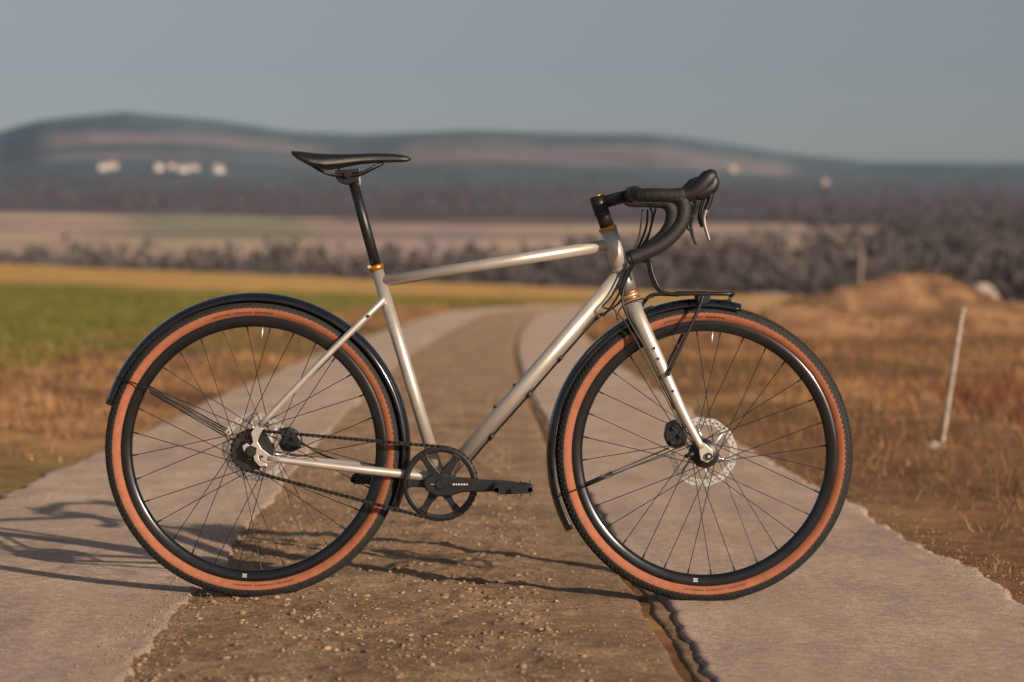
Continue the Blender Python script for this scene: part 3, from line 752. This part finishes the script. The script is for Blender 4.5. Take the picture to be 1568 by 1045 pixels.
# fork
tube('fork_crown',P(966.5,458),P(975,484),.0195,.0200,M_frame,B,28)
for s in(-1,1):
    sweep('fork_leg',[(Q(969,464,.010*s),.0150),(Q(977,487,.032*s),.0175),(Q(992,520,.047*s),.0160),(Q(1012,562,.052*s),.0138),(Q(1044,632,.056*s),.0108),(Q(1072,684,.058*s),.0080)],M_frame,B,20,smooth=6,flat=.8)
    y=.058*s
    plate('fork_dropout',[(1066,672),(1078,678),(1088,688),(1088,700),(1080,706),(1070,702),(1068,692)],y-.004,y+.004,M_frame,B,.0012)
    for px,py in((1006,548),(1028,597),(1000,532),(1046,652)):
        tube('fork_boss',Q(px,py,.060*s),Q(px,py,.067*s),.0032,.0030,M_black,B,10)
disc('front_axle_head',Vector((P(1082,696).x,0,P(1082,696).z)),.0085,-.070,-.060,M_black,B,20)
disc('front_axle_recess',Vector((P(1082,696).x,0,P(1082,696).z)),.004,-.0712,-.0698,M_steel,B,6,.0004)
tube('dynamo_plug',Q(1060,692,-.053),Q(1046,697,-.053),.006,.004,M_black,B,10)
plate('front_caliper',[(1022,650),(1036,644),(1050,650),(1056,664),(1052,682),(1040,690),(1024,684),(1018,670)],.030,.062,M_black,B,.004)
for a_,b_ in((1034,656),(1044,668),(1032,678)):
    tube('front_caliper_bolt',Q(a_,b_,.020),Q(a_,b_,.032),.006,.006,M_dark,B,12)
# saddle
secs=[(447,230.5,236,.030),(451,231,242,.056),(462,231.5,251,.068),(478,233.5,260,.071),(500,235,264,.066),(522,235.5,260,.050),(548,235,254.5,.034),(575,234,252,.025),(600,234.5,251,.021),(618,237,250,.018),(626,239.5,248,.012),(629.5,242.5,245.5,.005)]
V=[];Fc=[];n_=24
secs2=[]
for i in range(len(secs)-1):
    for t in(0,.33,.67): secs2.append(tuple(secs[i][k]*(1-t)+secs[i+1][k]*t for k in range(4)))
secs2.append(secs[-1])
for px,yt,yb,hw in secs2:
    t=P(px,yt); b=P(px,yb); mid=(t.z+b.z)/2; hh=(t.z-b.z)/2
    for k in range(n_):
        a=2*math.pi*k/n_; ca,sa=math.cos(a),math.sin(a)
        yy=hw*math.copysign(abs(ca)**.7,ca); zz=hh*math.copysign(abs(sa)**.7,sa)
        if sa<0: zz*= (1 if abs(ca)>.6 else .55)
        zz-= hh*.8*(abs(ca)**3)*(.5 if sa>0 else 0)
        if sa>.6: zz-=.002*(1-abs(ca))
        V.append((t.x,yy,mid+zz))
m_=len(secs2)
for i in range(m_-1):
    for k in range(n_): Fc.append((i*n_+k,i*n_+(k+1)%n_,(i+1)*n_+(k+1)%n_,(i+1)*n_+k))
Fc.append(tuple(range(n_))[::-1]); Fc.append(tuple((m_-1)*n_+k for k in range(n_)))
sad=mk('saddle',V,Fc,M_leather,True,B); ss=sad.modifiers.new('s','SUBSURF'); ss.levels=1; ss.render_levels=1
for s in(-1,1):
    sweep('saddle_rail',[(Q(478,254,.035*s),.0035),(Q(496,264,.028*s),.0035),(Q(516,269,.022*s),.0035),(Q(548,268,.022*s),.0035),(Q(568,259,.018*s),.0035),(Q(586,250,.008*s),.0035)],M_black,B,10,smooth=6)
sweep('saddle_clamp',[(Q(534,267,-.03),.0095),(Q(534,267,.03),.0095)],M_black,B,16)
plate('clamp_upper',[(514,262),(552,259),(553,265),(515,268)],-.028,.028,M_black,B,.002)
plate('clamp_lower',[(514,272),(553,268),(546,280),(530,284),(519,279)],-.018,.018,M_black,B,.003)
for px in(519,549): tube('clamp_bolt',P(px,258),P(px+2,284),.0028,.0028,M_steel,B,8)
# stem + spacers
tube('steerer_spacers',P(917,312),P(930,347.5),.0165,.0172,M_black,B,24)
tube('stem_steerer_clamp',P(913.5,301),P(922,327),.0180,.0180,M_black,B,24)
tube('stem_cap',P(912.7,299.2),P(913.5,301.4),.0150,.0172,M_gold,B,24)
tube('steerer_ring',P(921.8,326),P(922.6,328.5),.0183,.0183,M_dark,B,24)
tube('stem_body',P(920,311),P(962,300),.0150,.0145,M_black,B,24)
BCc=P(968,299)
tube('stem_faceplate',Vector((BCc.x,-.023,BCc.z)),Vector((BCc.x,.023,BCc.z)),.0205,.0205,M_black,B,24)
for s in(-1,1):
    for dz in(-.012,.012): tube('stem_bolt',Vector((BCc.x+.016,.014*s,BCc.z+dz)),Vector((BCc.x+.0215,.014*s,BCc.z+dz)),.003,.003,M_steel,B,8)
    for k in(0,1): tube('steerer_bolt',Q(904+k*3,308+k*9,.006*s),Q(908+k*3,308+k*9,.006*s),.004,.004,M_dark,B,8)
def H(px,py,y): 
    p=P(px,py,y); return p
def mir(pts,s): return [(Vector((p.x,p.y*(-s),p.z)),r) for p,r in pts]
yb=-.205
tops=[(Vector((BCc.x,-.02,BCc.z)),.0158),(Vector((BCc.x,-.06,BCc.z)),.0160),(Vector((BCc.x,-.15,BCc.z)),.0160),(H(978,299,-.185),.0160),(H(1003,299,-.200),.0160),(H(1030,300,yb),.0162),(H(1048,299,yb),.0168)]
drop=[(H(1030,300,yb),.0150),(H(1043,306,yb),.0162),(H(1048,322,-.207),.0162),(H(1042,345,-.210),.0160),(H(1024,366,-.214),.0160),(H(1000,382,-.218),.0160),(H(964,397,-.222),.0160)]
hood=[(H(1036,299,yb),.0158),(H(1052,298,yb),.0180),(H(1066,292,yb),.0200),(H(1078,281,yb),.0205),(H(1086,271,yb),.0190),(H(1089,265,yb),.0150),(H(1090,260,yb),.007)]
hood2=[(H(1066,298,yb),.0150),(H(1082,292,yb),.0165),(H(1091,283,yb),.0150),(H(1093,272,yb),.0120)]
lever=[(H(1088,290,yb),.0080),(H(1087,306,yb),.0070),(H(1081,322,yb-.002),.0060),(H(1078,336,yb-.004),.0050),(H(1081,352,yb-.006),.0042),(H(1087,370,yb-.008),.0032)]
lever2=[(H(1079,300,yb+.006),.0050),(H(1073,318,yb+.008),.0045),(H(1071,334,yb+.008),.0048),(H(1075,348,yb+.008),.0040)]
for s in(1,-1):
    nm='' if s==1 else '_far'; ms=-1 if s==1 else 1
    sweep('handlebar_top'+nm,mir(tops,ms),M_tape,B,18,smooth=6)
    sweep('handlebar_drop'+nm,mir(drop,ms),M_tape,B,18,smooth=8)
    m_=mir(drop,ms); pe_=m_[-1][0]; dd=(m_[-1][0]-m_[-2][0]).normalized()
    sweep('bar_end_plug'+nm,[(pe_,.0162),(pe_+dd*.004,.0160),(pe_+dd*.006,.012)],M_black,B,18)
    sweep('brake_hood'+nm,mir(hood,ms),M_leather,B,18,smooth=6,flat=.85)
    sweep('hood_front'+nm,mir(hood2,ms),M_leather,B,16,smooth=6,flat=.9)
    sweep('brake_lever_upper'+nm,mir(lever[:4],ms),M_black,B,12,smooth=6,flat=1.25)
    sweep('brake_lever'+nm,mir(lever[2:],ms),M_frame2 if s==1 else M_black,B,12,smooth=6,flat=1.3)
    sweep('shift_lever'+nm,mir(lever2,ms),M_black,B,10,smooth=6,flat=1.3)
    for pth,tag in((tops,'t'),(drop,'d')):
        q=cr(mir(pth,ms),10)
        for k in range(4,len(q)-2,4):
            p,r=q[k]; t=(q[k+1][0]-q[k-1][0]).normalized()
            sweep('tape_wrap_'+tag+nm,[(p-t*.0026,r*.99),(p-t*.0018,r+.0004),(p+t*.0016,r+.0001),(p+t*.0022,r*.99)],M_tape,B,16)
sweep('hose_near',[(H(1062,312,-.19),.0024),(H(1050,345,-.16),.0024),(H(1005,388,-.10),.0024),(Q(968,402,-.04),.0024),(Q(948,445,-.028),.0024)],M_black,B,8,smooth=6)
sweep('hose_front',[(Q(985,306,-.08),.0026),(Q(996,330,-.075),.0026),(Q(990,362,-.06),.0026),(Q(972,392,-.04),.0026)],M_black,B,8,smooth=6)
# front rack
rr_=.0045
for s in(-1,1):
    sweep('rack_rail',[(Q(985,400,.030*s),rr_),(Q(993,401,.038*s),rr_),(Q(998,420,.045*s),rr_),(Q(1008,442,.050*s),rr_),(Q(1024,450,.052*s),rr_),(Q(1060,450,.052*s),rr_),(Q(1108,450,.050*s),rr_),(Q(1120,450,.036*s),rr_),(Q(1122,450,0),rr_)],M_black,B,10,smooth=6)
    sweep('rack_strut',[(Q(1074,452,.052*s),.0040),(Q(1068,470,.055*s),.0040),(Q(1040,530,.063*s),.0040),(Q(1020,570,.068*s),.0040)],M_black,B,10,smooth=4)
    tube('rack_strut_foot',Q(1020,571,.056*s),Q(1020,571,.073*s),.0060,.0060,M_black,B,12)
    sweep('rack_tip',[(Q(1120,452,.02*s),.0035),(Q(1117,461,.02*s),.0035),(Q(1096,462,.02*s),.0035)],M_black,B,8)
    plate('rack_clamp',[(1066,450),(1086,450),(1084,462),(1078,466),(1066,464)],.048*s-.006,.048*s+.006,M_black,B,.0015)
sweep('rack_hoop',[(Q(985,400,-.030),rr_),(Q(985,400,.030),rr_)],M_black,B,10)
for px in(1030,1055,1085): sweep('rack_crossbar',[(Q(px,450,-.05),.0035),(Q(px,450,.05),.0035)],M_black,B,10)
sweep('rack_mount',[(Q(982,470,0),.0045),(Q(992,456,0),.0045),(Q(1006,451,0),.0045),(Q(1040,452,0),.0045)],M_black,B,10,smooth=5)
plate('rack_deck_plate',[(1035,446),(1084,446),(1084,450),(1035,450)],-.02,.02,M_black,B,.001)
sweep('fender_mount',[(Q(1000,470,0),.004),(Q(985,476,0),.004)],M_black,B,8)

# ---------------------------------------------------------------- light, sky, camera
el=math.radians(19); az=(.65,-.76)
sd=Vector((math.cos(el)*az[0],math.cos(el)*az[1],math.sin(el))).normalized()
sl=bpy.data.lights.new('sun','SUN'); sl.energy=5; sl.angle=math.radians(.5); sl.color=(1,.81,.62)
so=bpy.data.objects.new('sun',sl); so.rotation_euler=sd.to_track_quat('Z','Y').to_euler(); coll.objects.link(so)
w=bpy.data.worlds.new('World'); scene.world=w; w.use_nodes=True; nt=w.node_tree; bg=nt.nodes['Background']
sk=nt.nodes.new('ShaderNodeTexSky'); sk.sky_type='NISHITA'; sk.sun_disc=False; sk.sun_elevation=el; sk.sun_rotation=math.atan2(sd.x,sd.y)
sk.air_density=1.0; sk.dust_density=1.5; sk.ozone_density=1.5; sk.altitude=200
hs=nt.nodes.new('ShaderNodeHueSaturation'); hs.inputs['Saturation'].default_value=.42; hs.inputs['Value'].default_value=.66
nt.links.new(sk.outputs[0],hs.inputs['Color'])
tint=nt.nodes.new('ShaderNodeMix'); tint.data_type='RGBA'; tint.blend_type='MULTIPLY'; tint.inputs[0].default_value=1; tint.inputs[7].default_value=(.97,.98,1.05,1)
nt.links.new(hs.outputs[0],tint.inputs[6])
nt.links.new(tint.outputs[2],bg.inputs['Color']); bg.inputs['Strength'].default_value=.09
cam=bpy.data.cameras.new('camera'); co=bpy.data.objects.new('camera',cam); coll.objects.link(co); scene.camera=co
co.location=(0,-CAMD,CAMH); co.rotation_euler=(math.radians(90),0,0)
cam.sensor_width=36; cam.lens=F/1568*36; cam.shift_y=-(522.5-430)/1568; cam.clip_end=20000; cam.clip_start=.1
cam.dof.use_dof=True; cam.dof.focus_distance=CAMD-.06; cam.dof.aperture_fstop=3.3
scene.view_settings.view_transform='Standard'; scene.view_settings.look='None'; scene.view_settings.exposure=0
